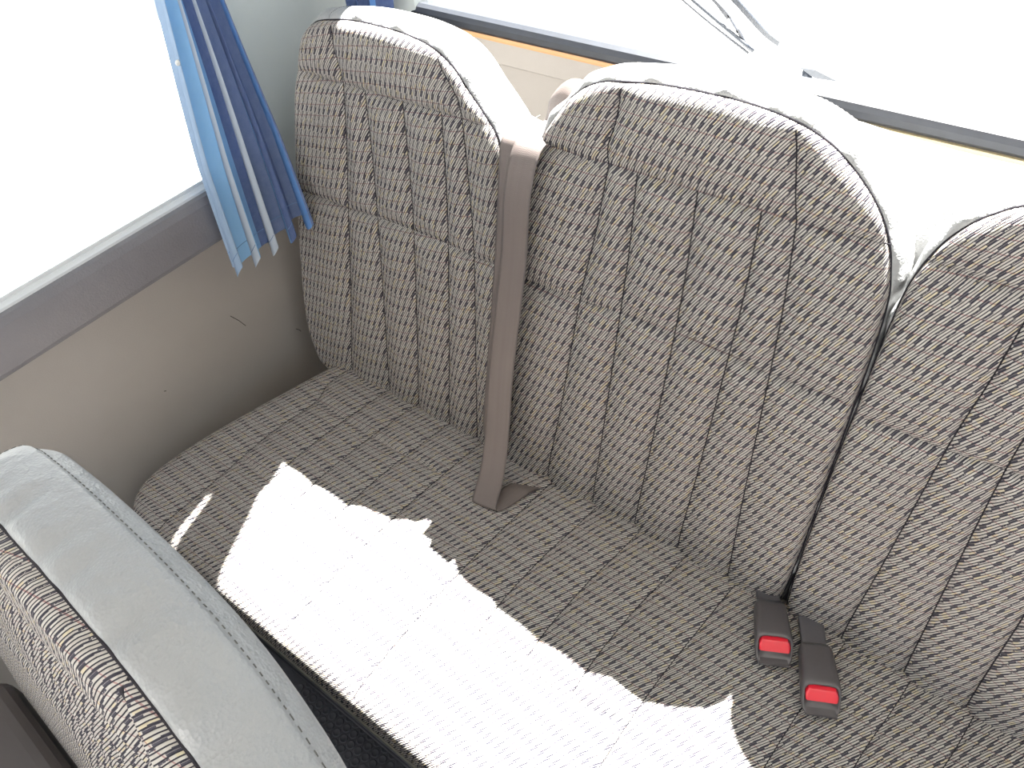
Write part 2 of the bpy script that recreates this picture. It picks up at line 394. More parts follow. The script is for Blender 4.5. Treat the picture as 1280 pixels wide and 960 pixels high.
def build_pad(pad, place, region, names, parent, uvrot=0.0, uvoff=(0, 0)):
    nv, nu, _ = pad.G.shape
    P3 = place(pad.G[..., 0], pad.G[..., 1], pad.h)
    PE = place(pad.G[..., 0], pad.G[..., 1], pad.edge(pad.G.reshape(-1, 2)).reshape(nv, nu))
    dv = np.r_[np.zeros((1, nu)), np.linalg.norm(np.diff(PE, axis=0), axis=2)].cumsum(0)
    du = np.concatenate([np.zeros((nv, 1)), np.linalg.norm(np.diff(PE, axis=1), axis=2)], 1).cumsum(1)
    mid = nu // 2
    Uv = np.stack([pad.G[:, mid:mid + 1, 0] + du - du[:, mid:mid + 1], pad.G[:1, :, 1] + dv], -1)
    U = Uv.reshape(-1, 2); c, s_ = math.cos(uvrot), math.sin(uvrot)
    UV = np.stack([U[:, 0] * c - U[:, 1] * s_ + uvoff[0], U[:, 0] * s_ + U[:, 1] * c + uvoff[1]], 1)
    ctr = (pad.G[:-1, :-1] + pad.G[1:, 1:]) / 2
    reg = region(ctr[..., 0], ctr[..., 1])
    idx = np.arange(nv * nu).reshape(nv, nu)
    quads = np.stack([idx[:-1, :-1], idx[:-1, 1:], idx[1:, 1:], idx[1:, :-1]], -1)
    V = P3.reshape(-1, 3)
    for k in np.unique(reg):
        q = quads[reg == k]; used, inv = np.unique(q, return_inverse=True)
        obj(names(int(k)), V[used], inv.reshape(-1, 4), FAB, parent, uv=UV[used])

def seam_tubes(pad, place, seams, parent, r=0.0011):
    for sm in seams:
        Q = resample(sm, max(12, int(np.hypot(*np.diff(sm, axis=0).T).sum() / 0.006)))
        h = pad.height(Q) + 0.0002
        flat = abs(sm[-1, 0] - sm[0, 0]) > 0.15
        V, F = tube_data(place(Q[:, 0], Q[:, 1], h - (0.0006 if flat else 0)), r * (0.7 if flat else 0.85), 5); obj('seam', V, F, THREAD, parent)

def make_back(name, label, outline, iT, jT, cols_top, cols_mid, cols_bot, head_top, dx=0, dy=0, dz=0, group='seat backs of the rear bench', top_lift=0.004, cross=(0, 1, 2), seam_r=0.0011, uvrot=0.0, depth=0.105, hseam=0.573, lseam=0.372):
    """outline: (x,t) from bottom-left over the top to bottom-right; iT,jT: indices of the two top corners"""
    O = np.array(outline, float)
    xm = (O[0, 0] + O[-1, 0]) / 2
    root = empty(name, (xm + dx, dy, dz - 0.06), label, 'seat', group)
    Lf = resample(O[:iT + 1], 160, 6); Tp = resample(O[iT:jT + 1], 120, 6); Rt = resample(O[jT:], 160, 6)
    Rt_up = Rt[::-1]
    bot = np.stack([np.linspace(Lf[0, 0], Rt_up[0, 0], 40), np.linspace(Lf[0, 1], Rt_up[0, 1], 40)], 1)
    G = coons(Lf, Tp, Rt_up, bot, 200, 290)
    full = np.vstack([Lf, Tp[1:], Rt[1:]])
    closed = np.vstack([full, full[:1]])
    seams = []
    def xat(cols, k): return cols[k]
    xl_h = np.interp(hseam, Lf[:, 1], Lf[:, 0]); xr_h = np.interp(hseam, Rt_up[:, 1], Rt_up[:, 0])
    xl_l = np.interp(lseam, Lf[:, 1], Lf[:, 0]); xr_l = np.interp(lseam, Rt_up[:, 1], Rt_up[:, 0])
    hs = np.array([(xl_h, hseam + 0.002), (cols_top[0] - 0.02, hseam - 0.001), (cols_top[0], hseam + 0.002), (xm, hseam + 0.000), (cols_top[4], hseam + 0.002), (cols_top[4] + 0.02, hseam), (xr_h, hseam + 0.006)])
    ls = np.array([(xl_l, lseam - 0.008), (cols_mid[0], lseam - 0.006), (cols_mid[1], lseam), (cols_mid[2], lseam + 0.004), (cols_mid[3], lseam + 0.004), (cols_mid[4], lseam - 0.001), (xr_l, lseam + 0.004)])
    hs = resample(hs, 40, 6); ls = resample(ls, 40, 6)
    seams += [hs, ls]
    # slanted seams either side of the headrest
    tl = np.interp(head_top[0], Tp[:, 0], Tp[:, 1]); tr = np.interp(head_top[1], Tp[:, 0], Tp[:, 1])
    hl = resample(np.array([(head_top[0], tl), (head_top[0] - 0.004, 0.628), (cols_top[0] - 0.004, 0.595), (cols_top[0], hseam)]), 20, 6)
    hr = resample(np.array([(head_top[1], tr), (head_top[1] + 0.010, 0.632), (cols_top[4] - 0.008, 0.60), (cols_top[4], hseam)]), 20, 6)
    seams += [hl, hr]
    cols = []
    for k in range(5):
        c = resample(np.array([(cols_top[k], hseam), ((cols_top[k] + cols_mid[k]) / 2 + (0.002 if k < 2 else 0.002), (hseam + lseam) / 2), (cols_mid[k], lseam), (cols_mid[k] * .45 + cols_bot[k] * .55 , 0.16), (cols_bot[k], 0.02), (cols_bot[k] + 0.004, -0.05)]), 60, 6)
        cols.append(c); seams.append(c)
    pad = Pad(G, full, seams)
    place = lambda x, t, h: seat_xyz(x, t, -h, dx, dy, dz)
    colX = lambda k, t: np.interp(t, cols[k][::-1, 1], cols[k][::-1, 0])
    def region(x, t):
        band = (t < np.interp(x, hs[:, 0], hs[:, 1])).astype(int) + (t < np.interp(x, ls[:, 0], ls[:, 1])).astype(int)
        c5 = sum((x > colX(k, t)).astype(int) for k in range(5))
        c3 = (x > np.interp(t, hl[::-1, 1], hl[::-1, 0])).astype(int) + (x > np.interp(t, hr[::-1, 1], hr[::-1, 0])).astype(int)
        return np.where(band == 0, c3, band * 10 + c5)
    def nm(k):
        if k == 1: return 'headrest_panel'
        if k in (0, 2): return 'shoulder_panel'
        return 'side_panel' if k % 10 in (0, 5) else 'channel_panel'
    build_pad(pad, place, region, nm, root, uvrot)
    seam_tubes(pad, place, seams, root, seam_r)
    # piping where fabric meets vinyl
    e = pad.par[1]
    V, F = tube_data(place(full[:, 0], full[:, 1], np.full(len(full), -e - 0.0005)), 0.0017, 6); obj('piping', V, F, THREAD, root)
    # vinyl shell: profile swept round the outline (outward distance, depth)
    tan = np.gradient(full, axis=0); tan /= np.linalg.norm(tan, axis=1)[:, None]
    nrm = np.stack([-tan[:, 1], tan[:, 0]], 1)
    up = smoothstep((nrm[:, 1] + 0.15) / 0.7)
    prof = [(0.0, e), (0.35, e + 0.001), (0.7, e + 0.008), (0.95, e + 0.020), (1.0, e + 0.034), (0.85, e + 0.052), (0.45, depth - 0.018), (-0.3, depth - 0.005), (-1.4, depth), (-6, depth + 0.004)]
    rings = []
    cen = np.array([xm, 0.33])
    for i, (o_, f_) in enumerate(prof):
        amt = o_ * (0.0030 + up * (top_lift + 0.006)) if o_ >= 0 else o_ * 0.008
        if np.isscalar(amt): amt = np.full(len(full), amt)
        rings.append(np.c_[full + nrm * amt[:, None], np.full(len(full), f_)])
    rings.append(np.c_[full * 0.55 + cen * 0.45, np.full(len(full), depth + 0.006)])
    rings.append(np.c_[full * 0.02 + cen * 0.98, np.full(len(full), depth + 0.006)])
    Rg = np.array(rings)
    # finer profile
    fine = []
    for k in range(Rg.shape[1]): pass
    s0 = np.arange(len(Rg)); s1 = np.linspace(0, len(Rg) - 1, (len(Rg) - 1) * 3 + 1)
    Rg = np.stack([[np.interp(s1, s0, Rg[:, k, c]) for c in range(3)] for k in range(Rg.shape[1])], 1).transpose(2, 1, 0)
    kk = np.arange(Rg.shape[1]); rs = np.random.RandomState(int(abs(dx) * 1000) + len(full))
    puck = sum(a_ * np.sin(kk * f_ + rs.rand() * 6) for a_, f_ in ((0.0014, 0.24), (0.0011, 0.41), (0.0009, 0.67)))
    for j in range(2, 13):
        wgt = math.sin(math.pi * (j - 1) / 12); Rg[j, :, 2] += puck * wgt; Rg[j, :, :2] -= nrm * (puck * wgt)[:, None]
    for _ in range(2):
        Rg[1:-1] = 0.25 * Rg[:-2] + 0.5 * Rg[1:-1] + 0.25 * Rg[2:]
    A, B, _ = Rg.shape
    V = seat_xyz(Rg[..., 0], Rg[..., 1], Rg[..., 2], dx, dy, dz).reshape(-1, 3)
    idx = np.arange(A * B).reshape(A, B)
    F = np.stack([idx[:-1, :-1], idx[1:, :-1], idx[1:, 1:], idx[:-1, 1:]], -1).reshape(-1, 4)
    sh = obj('vinyl_shell', V, F, VIN, root)
    # stitches along the back edge of the shell and at its patch seams
    def surf(k, s):      # point on the shell at outline index k, profile position s
        a = s * 3; a0 = int(a); f = a - a0; q = Rg[a0, k] * (1 - f) + Rg[min(a0 + 1, A - 1), k] * f
        return seat_xyz(q[0], q[1], q[2], dx, dy, dz)
    runs = []
    step = 2
    for k in range(10, B - 12, step):
        runs.append(tube_data([surf(k, 6.0), surf(k + 1, 6.0)], 0.0007, 4))
    for xx in [(head_top[0] - 0.012, xm + 0.02, head_top[1] + 0.012)[q] for q in cross]:
        k = int(np.argmin(np.abs(full[:, 0] - xx) + 10 * (full[:, 1] < 0.6)))
        for s in np.arange(0.5, 5.6, 0.33): runs.append(tube_data([surf(k, s), surf(k, s + 0.2)], 0.0007, 4))
    V, F = join(runs); obj('stitching', V, F, STITCH, root, kind='stuff')
    return root, pad, full

OL = [(0.012, -0.035), (-0.018, -0.015), (-0.038, 0.045), (-0.040, 0.115), (-0.026, 0.245), (-0.005, 0.377), (0.013, 0.481), (0.033, 0.564), (0.060, 0.626), (0.080, 0.646), (0.104, 0.657), (0.166, 0.667),
      (0.224, 0.669), (0.279, 0.667), (0.331, 0.658), (0.366, 0.640), (0.394, 0.613), (0.423, 0.587), (0.446, 0.560), (0.455, 0.514), (0.455, 0.400), (0.452, 0.254), (0.445, 0.080), (0.440, -0.035)]
OM = [(0.468, -0.035), (0.474, -0.010), (0.480, 0.091), (0.485, 0.287), (0.492, 0.423), (0.501, 0.507), (0.514, 0.559), (0.526, 0.590), (0.547, 0.621), (0.561, 0.640), (0.580, 0.656), (0.602, 0.667), (0.623, 0.672),
      (0.681, 0.680), (0.744, 0.683), (0.793, 0.682), (0.837, 0.677), (0.863, 0.670), (0.890, 0.658), (0.916, 0.640), (0.938, 0.620), (0.955, 0.599), (0.968, 0.576), (0.977, 0.550), (0.985, 0.510), (0.988, 0.42), (0.988, 0.26), (0.987, 0.10), (0.982, 0.00), (0.965, -0.035)]
OR = [(1.020, -0.035), (0.999, -0.010), (0.994, 0.030), (0.992, 0.120), (0.992, 0.300), (0.994, 0.420), (0.996, 0.490), (0.999, 0.535), (1.006, 0.568), (1.018, 0.598), (1.036, 0.624), (1.060, 0.645), (1.090, 0.660), (1.135, 0.672)]
OR = OR + [(1.240, 0.680)] + [(2.480 - x, t) for x, t in OR[::-1]]
seatL, padL, _ = make_back('bus_seat', 'left seat back of the rear bench, beside the beige wall, under the blue curtain', OL, 9, 16,
    [.144, .191, .270, .346, .385], [.123, .194, .277, .351, .404], [.080, .185, .263, .340, .407], (.134, .343), uvrot=math.radians(-5), lseam=.367)
seatM, padM, _ = make_back('bus_seat', 'middle seat back in view, whole striped panel between belt and red buckles', OM, 9, 19,
    [.626, .667, .749, .829, .870], [.601, .667, .751, .829, .885], [.566, .658, .739, .817, .902], (.634, .845))
seatR, padR, _ = make_back('bus_seat', 'seat back at right edge, cut off by the frame, above the lower red buckle', OR, 11, 17,
    [1.111, 1.160, 1.240, 1.320, 1.369], [1.096, 1.155, 1.240, 1.325, 1.384], [1.078, 1.163, 1.243, 1.320, 1.402], (1.130, 1.350))
def copy_thing(src, dx, label, name=None):
    r = src.copy(); C.objects.link(r); r.location.x += dx; r['label'] = label
    for ch in list(src.children):
        c = ch.copy(); C.objects.link(c); c.parent = r
    return r
copy_thing(seatR, 0.492, 'fourth seat back of the rear bench, next after the one cut by the frame')
copy_thing(seatR, 0.984, 'fifth seat back of the rear bench, farthest from the curtain')

# ------------------------------------------------------------------ rear bench cushion
bench = empty('bench_cushion', (1.2, -0.22, -0.14), 'long striped bench cushion along the rear with a sunlit white patch', 'bench seat')
CX0, CX1, CY0, CY1 = -0.052, 2.44, -0.470, 0.030
lf = resample(np.array([(0.03, CY1), (0.020, -0.02), (-0.010, -0.13), (-0.038, -0.24), (-0.054, -0.34), (-0.050, -0.41), (-0.020, -0.452), (0.03, CY0)]), 120, 6)   # rear -> front
front = np.array([(0.03, CY0), (2.40, CY0)])
back = np.array([(0.03, CY1), (2.40, CY1)])
rt = np.array([(2.40, CY0), (2.44, -0.42), (2.44, 0.0), (2.40, CY1)])
Gc = coons(lf[::-1], back, resample(rt, 120), front, 760, 170)
full_c = np.vstack([resample(back[::-1], 30), lf, resample(front, 60), resample(rt, 30)])
cs = []
def cseam(pts, n=30): cs.append(resample(np.array(pts, float), n, 6))
rear_y = -0.092; fy = -0.280
units = [(0.073, [0.167, 0.240, 0.325], 0.410, 0.0), (0.570, [0.655, 0.738, 0.820], 0.908, 0.0), (1.075, [1.160, 1.240, 1.322], 1.410, 0.0), (1.567, [1.650, 1.73, 1.81], 1.90, 0), (2.06, [2.14, 2.22], 2.31, 0)]
for (a, inner, b_, _) in units:
    first = a < 0.1
    if first: cseam([(a, 0.03), (a - 0.004, -0.05), (a + 0.012, rear_y), (a, -0.19), (a, -0.268), (a + 0.003, -0.36), (a + 0.002, -0.46)])
    else: cseam([(a + 0.012, 0.03), (a + 0.004, -0.06), (a - 0.006, -0.20), (a - 0.008, -0.33), (a - 0.004, -0.46)])
    cseam([(b_ + 0.014, 0.03), (b_ + 0.006, -0.06), (b_ - 0.006, -0.20), (b_ - 0.008, -0.33), (b_ - 0.004, -0.46)])
    for x in inner: cseam([(x + 0.018, 0.03), (x + 0.010, -0.05), (x, -0.12), (x - 0.006, -0.21), (x - 0.004, fy)])
    if first:
        cseam([(a + 0.012, rear_y), (0.15, rear_y - 0.004), (0.23, rear_y - 0.006), (0.33, rear_y - 0.004), (b_, rear_y)])
    cseam([(a, fy + 0.012), (a + 0.07, fy + 0.002), (a + 0.16, fy - 0.01), (b_ - 0.08, fy - 0.004), (b_ - 0.006, fy + 0.01)])
padC = Pad(Gc, full_c, cs, R=0.038, E=0.027, groove=0.0030, puff=0.0035)
def placeC(x, y, h):
    x = np.asarray(x); y = np.asarray(y)
    crown = 0.006 * smoothstep((x + 0.05) / 0.2) - 0.004 * smoothstep((y + 0.05) / 0.1)
    return np.stack([x, y, h + crown - 0.001], -1)
ua = [u[0] for u in units]; ub = [u[2] for u in units]
def regC(x, y):
    reg = np.zeros(x.shape, int); n = 0
    for j, (a, inner, b_, _) in enumerate(units):
        cols = [a - 0.004] + inner + [b_ - 0.004]
        for k in range(len(cols) - 1):
            m_ = (x > cols[k]) & (x <= cols[k + 1])
            reg[m_ & (y > fy)] = 10 * j + k + 1
            if j == 0: reg[m_ & (y > rear_y)] = 10 * j + k + 5
        m_ = (x > cols[0]) & (x <= cols[-1]) & (y <= fy); reg[m_] = 10 * j + 9
        if j < len(units) - 1:
            m_ = (x > cols[-1]) & (x <= units[j + 1][0] - 0.004); reg[m_] = 1000 + j
    reg[x > units[-1][2] - 0.004] = 2000
    return reg
build_pad(padC, placeC, regC, lambda k: 'front_panel' if k % 10 == 9 and k < 1000 else ('cushion_panel' if 0 < k < 1000 else 'edge_panel'), bench)
seam_tubes(padC, placeC, [c for c in cs if c[:, 0].min() < 1.5], bench, 0.0009)
# front and left fabric flank below the rounded edge, then the dark base trim
low = resample(np.vstack([lf[30:], front]), 260)
V = []; F = []; zs = [(-0.0275, 0.0), (-0.033, 0.0012), (-0.041, 0.0012), (-0.045, -0.001)]
tan = np.gradient(low, axis=0); tan /= np.linalg.norm(tan, axis=1)[:, None]; nr = np.stack([tan[:, 1], -tan[:, 0]], 1)
for z, o_ in zs: V += np.c_[low + nr * o_, np.full(len(low), z)].tolist()
n = len(low); F = [(i * n + k, i * n + k + 1, (i + 1) * n + k + 1, (i + 1) * n + k) for i in range(3) for k in range(n - 1)]
ul = np.r_[0, np.cumsum(np.linalg.norm(np.diff(low, axis=0), axis=1))]
UV = np.array([(low[k, 0], low[k, 1] + zs[i][0] + 0.0275) for i in range(4) for k in range(n)])
obj('flank', V, F, FAB, bench, uv=UV)
V, F = tube_data(np.c_[low - nr * -0.0015, np.full(n, -0.0465)], 0.0026, 8)
obj('edge_piping', V, F, simple('grey_green_piping', (0.16, 0.155, 0.13), 0.5, 0.4), bench)
V = []; zs = [(-0.047, -0.001), (-0.051, 0.003), (-0.066, 0.003), (-0.070, -0.001), (-0.074, 0.003), (-0.095, 0.003), (-0.125, -0.002)]
for z, o_ in zs: V += np.c_[low + nr * o_, np.full(n, z)].tolist()
F = [(i * n + k, i * n + k + 1, (i + 1) * n + k + 1, (i + 1) * n + k) for i in range(len(zs) - 1) for k in range(n - 1)]
obj('base_trim', V, F, RUB, bench)
o = box('bench_base', (0.0, -0.42, FL), (RX - 0.03, 0.10, -0.10), DARKP, bench)

# ------------------------------------------------------------------ vinyl cover over the gap between left and middle seat backs (carries the belt)
gap = empty('belt_cover', (0.48, 0.12, 0.50), 'sunlit vinyl saddle between left and middle seat backs, under the belt', 'cover')
V = []; nx = 18; offs = np.linspace(0, 1, 22)
for a in [-0.8, -0.4] + list(offs):
    # path over the saddle: rises from the crack, rounds over, runs back and down
    if a < 0: off = 0.045; t = 0.40 + 0.5 * a
    elif a < 0.3: s = a / 0.3; off = 0.020 - 0.004 * math.sin(s * math.pi / 2); t = 0.40 + 0.150 * s
    elif a < 0.5: s = (a - 0.3) / 0.2; off = 0.034 - 0.018 * math.cos(s * math.pi / 2); t = 0.550 + 0.018 * math.sin(s * math.pi / 2)
    else: s = (a - 0.5) / 0.5; off = 0.034 + 0.085 * s; t = 0.568 - 0.004 * s - 0.16 * max(0, s - 0.75)
    for x in np.linspace(0.425, 0.545, nx):
        dip = 0.010 * ((x - 0.485) / 0.06) ** 2
        V.append(seat_xyz(x, t + dip, off)[()].tolist())
F = [(i * nx + k, i * nx + k + 1, (i + 1) * nx + k + 1, (i + 1) * nx + k) for i in range(len(offs) + 1) for k in range(nx - 1)]
obj('saddle', V, F, VIN, gap)
V, F = tube_data([seat_xyz(0.452, 0.5705, 0.03)[()], seat_xyz(0.452, 0.5695, 0.07)[()], seat_xyz(0.447, 0.5685, 0.108)[()]], 0.0009, 5); obj('seam', V, F, STITCH, gap)

# sunlit deck behind the middle and right seat backs
deck = empty('rear_deck', (1.6, 0.25, 0.40), 'cream vinyl deck behind the right-hand seat backs, below the rear window', 'deck')
top = resample(np.array([(0.835, 0.560), (0.850, 0.598), (0.868, 0.5975), (0.93, 0.5925), (0.9945, 0.590), (1.0385, 0.5905), (1.2, 0.592), (2.3, 0.592), (2.36, 0.56)]), 90, 6)
prof = [(0.182, -0.20), (0.184, -0.085), (0.205, -0.045), (0.230, -0.012), (0.245, -0.002), (0.262, 0.0), (0.290, -0.002), (0.303, -0.012), (0.306, -0.03), (0.306, -0.20)]
prof = resample(np.array(prof), 30, 6)
V = [(x, y, z + dz_) for x, z in top for y, dz_ in prof]; n = len(prof)
F = [(i * n + k, i * n + k + 1, (i + 1) * n + k + 1, (i + 1) * n + k) for i in range(len(top) - 1) for k in range(n - 1)]
F += [tuple(range(n))]
obj('deck_cover', V, F, VIN, deck)
box('deck_body', (0.86, 0.21, 0.10), (2.33, 0.300, 0.50), WALLM, deck)

# ------------------------------------------------------------------ seat belt
def ribbon(name, centre, width_dir, widths, m, parent, th=0.0012, n=120, cup=None):
    Cn = resample(np.array(centre, float), n, 10); k0 = np.linspace(0, 1, len(centre))
    W = np.array(width_dir, float); kk = np.linspace(0, 1, n)
    # parametrise the widths by arc length of the control points
    ctl = np.array(centre, float); d = np.r_[0, np.cumsum(np.linalg.norm(np.diff(ctl, axis=0), axis=1))]; d /= d[-1]
    Wd = np.stack([np.interp(kk, d, W[:, c]) for c in range(3)], 1); Wd /= np.linalg.norm(Wd, axis=1)[:, None]
    ws = np.interp(kk, d, widths)
    T_ = np.gradient(Cn, axis=0); T_ /= np.linalg.norm(T_, axis=1)[:, None]
    Nn = np.cross(T_, Wd); Nn /= np.linalg.norm(Nn, axis=1)[:, None]
    L = np.r_[0, np.cumsum(np.linalg.norm(np.diff(Cn, axis=0), axis=1))]
    cp = np.interp(kk, d, cup) if cup is not None else np.zeros(n)
    V = []; UV = []; nw = 11
    for side in (1, -1):
        for i in range(n):
            for j in range(nw):
                u = j / (nw - 1); edge = 1 - 0.6 * (abs(u - 0.5) * 2) ** 6
                V.append(Cn[i] - np.array([0, 0, cp[i] * (2 * u - 1) ** 2]) + Wd[i] * ws[i] * (u - 0.5) + Nn[i] * side * th / 2 * edge); UV.append((u, L[i]))
    F = []; o2 = n * nw
    for i in range(n - 1):
        for j in range(nw - 1):
            q = (i * nw + j, i * nw + j + 1, (i + 1) * nw + j + 1, (i + 1) * nw + j); F.append(q); F.append(tuple(x + o2 for x in q[::-1]))
        for j in (0, nw - 1):
            a = i * nw + j; b_ = (i + 1) * nw + j; F.append((a, b_, b_ + o2, a + o2))
    return obj(name, V, F, m, parent, uv=UV)
def bk(x, t, off): return seat_xyz(x, t, off)[()].tolist()
belt = empty('seat_belt', (0.46, -0.06, 0.01), 'brown lap and shoulder belt hanging between left and middle seat backs', 'seat belt')
front_path = [(0.522, 0.262, 0.48), (0.514, 0.246, 0.570), (0.503, 0.222, 0.600), (0.495, 0.202, 0.588), bk(0.492, 0.578, 0.085), bk(0.497, 0.576, 0.045), bk(0.513, 0.580, 0.012), bk(0.5165, 0.577, -0.010), bk(0.5145, 0.553, -0.021),
              bk(0.510, 0.50, -0.026), bk(0.508, 0.42, -0.026), bk(0.500, 0.30, -0.030), bk(0.495, 0.20, -0.036), (0.500, -0.028, 0.115), (0.508, -0.060, 0.055), (0.516, -0.096, 0.018),
              (0.520, -0.106, 0.0115), (0.526, -0.104, 0.0090), (0.537, -0.080, 0.0085), (0.548, -0.040, 0.0080), (0.556, -0.010, -0.010), (0.560, 0.02, -0.04)]
dirs = [(1, 0.2, 0.1), (1, 0.2, 0.1), (1, 0.10, 0.05), (1, 0.0, 0.08), (1, -0.12, 0.15), (1, -0.14, 0.10), (1, -0.12, 0.03), (1, -0.10, 0.03), (1, -0.05, 0.03), (1, 0, 0.04), (1, 0.02, 0.05), (1, 0.05, 0.05), (1, 0.1, 0.05), (1, 0.12, 0.05), (1, 0.15, 0.04),
        (1, 0.17, 0.0), (1, 0.18, 0), (1, 0.2, 0), (1, 0.3, 0), (1, 0.3, 0), (1, 0.3, 0), (1, 0.3, 0)]
ribbon('webbing', front_path, dirs, [0.046] * len(dirs), BELT, belt, n=260, cup=[0.0, 0.010, 0.018, 0.012, 0.002] + [0.0] * (len(dirs) - 5))
rear_path = [bk(0.488, 0.574, 0.032), bk(0.488, 0.577, 0.006), bk(0.488, 0.555, -0.007), bk(0.486, 0.45, -0.010), bk(0.480, 0.30, -0.014), bk(0.472, 0.15, -0.018), bk(0.464, 0.05, -0.014), bk(0.462, -0.005, 0.012), bk(0.462, -0.03, 0.05)]
ribbon('webbing', rear_path, [(1, 0.0, 0.03)] * 9, [0.046] * 9, BELT, belt, n=140)

# ------------------------------------------------------------------ buckles
def make_buckle(label, tip, root_pt, roll):
    """buckle seen on the cushion: tip = button end, root_pt = rear end at the crack"""
    T_ = Vector(tip); Rt_ = Vector(root_pt); yax = (T_ - Rt_).normalized(); L = (T_ - Rt_).length
    xax = yax.cross(Vector((0, 0, 1))).normalized(); zax = xax.cross(yax).normalized()
    c, s_ = math.cos(roll), math.sin(roll); xax, zax = xax * c + zax * s_, zax * c - xax * s_
    root = empty('belt_buckle', (Rt_.x, Rt_.y, Rt_.z - 0.01), label, 'buckle', 'belt buckles tucked between the seat backs and cushion')
    def P(x, y, z): q = Rt_ + xax * x + yax * y + zax * z; return (q.x, q.y, q.z)
    # body: stations along y; rounded rectangular sections
    def section(w, h, y, zc=0, n=28, pw=4.5, slant=0.0):
        out = []
        for k in range(n):
            a = 2 * math.pi * k / n; cx = math.copysign(abs(math.cos(a)) ** (2 / pw), math.cos(a)); cz = math.copysign(abs(math.sin(a)) ** (2 / pw), math.sin(a))
            out.append(P(cx * w / 2, y - cz * slant, zc + cz * h / 2))
        return out
    n = 28
    st = [(0.036, 0.014, -0.004, 0), (0.041, 0.020, 0.0, 0), (0.044, 0.024, 0.006, 0), (0.047, 0.028, L * 0.5, 0.004), (0.050, 0.031, L - 0.010, 0.011), (0.0495, 0.0305, L - 0.003, 0.014), (0.0475, 0.0285, L, 0.014)]
    V = []
    for w_, h_, y_, sl in st: V += section(w_, h_, y_, slant=sl)
    # mouth: recessed ring then cap
    V += section(0.043, 0.0235, L + 0.0002, slant=0.014); V += section(0.042, 0.0225, L - 0.006, slant=0.014)
    m_ = len(st) + 2
    F = [(i * n + k, i * n + (k + 1) % n, (i + 1) * n + (k + 1) % n, (i + 1) * n + k) for i in range(m_ - 1) for k in range(n)]
    F += [tuple(range(n))[::-1], tuple((m_ - 1) * n + k for k in range(n))]
    b_ = obj('housing', V, F, BUCK, root)
    # red press button filling the upper part of the mouth
    V = []; prof = [(-0.0200, 0.0005), (-0.0205, 0.005), (-0.0170, 0.0105), (0.0170, 0.0105), (0.0205, 0.005), (0.0200, 0.0005)]
    for k, (dy_, sc) in enumerate(((-0.007, 1.0), (0.0015, 1.0), (0.0032, 0.90))):
        for x, z in prof: V.append(P(x * sc, L + dy_ - 0.95 * z, (z - 0.0015) * sc + 0.0015))
    F = [(i * 6 + k, i * 6 + (k + 1) % 6, (i + 1) * 6 + (k + 1) % 6, (i + 1) * 6 + k) for i in range(2) for k in range(6)] + [tuple(12 + k for k in range(6))]
    rb = obj('press_button', V, F, RED, root, smooth=False); rb['label'] = 'red release button'
    # slot lip below
    V = []
    for y_, w_, z_ in ((L - 0.004, 0.043, -0.0115), (L + 0.016, 0.040, -0.0120)):
        for x, z in ((-w_ / 2, z_ - 0.0012), (w_ / 2, z_ - 0.0012), (w_ / 2, z_ + 0.0022), (-w_ / 2, z_ + 0.0022)): V.append(P(x, y_, z))
    obj('slot_lip', V, [(0, 1, 5, 4), (1, 2, 6, 5), (2, 3, 7, 6), (3, 0, 4, 7), (4, 5, 6, 7)], BUCK, root, smooth=False)
    # stalk into the crack
    V = []
    for y_, w_, h_ in ((0.004, 0.032, 0.010), (-0.020, 0.034, 0.008), (-0.05, 0.034, 0.006)): V += section(w_, h_, y_, zc=-0.002)
    F = [(i * n + k, i * n + (k + 1) % n, (i + 1) * n + (k + 1) % n, (i + 1) * n + k) for i in range(2) for k in range(n)]
    obj('stalk', V, F, DARKP, root)
    return root
make_buckle('upper left buckle with red button, below the middle seat back', (1.014, -0.078, 0.030), (0.978, -0.014, 0.020), 0.05)
make_buckle('lower right buckle with red button, below the seat back cut by the frame', (1.092, -0.106, 0.030), (1.056, -0.040, 0.022), 0.05)

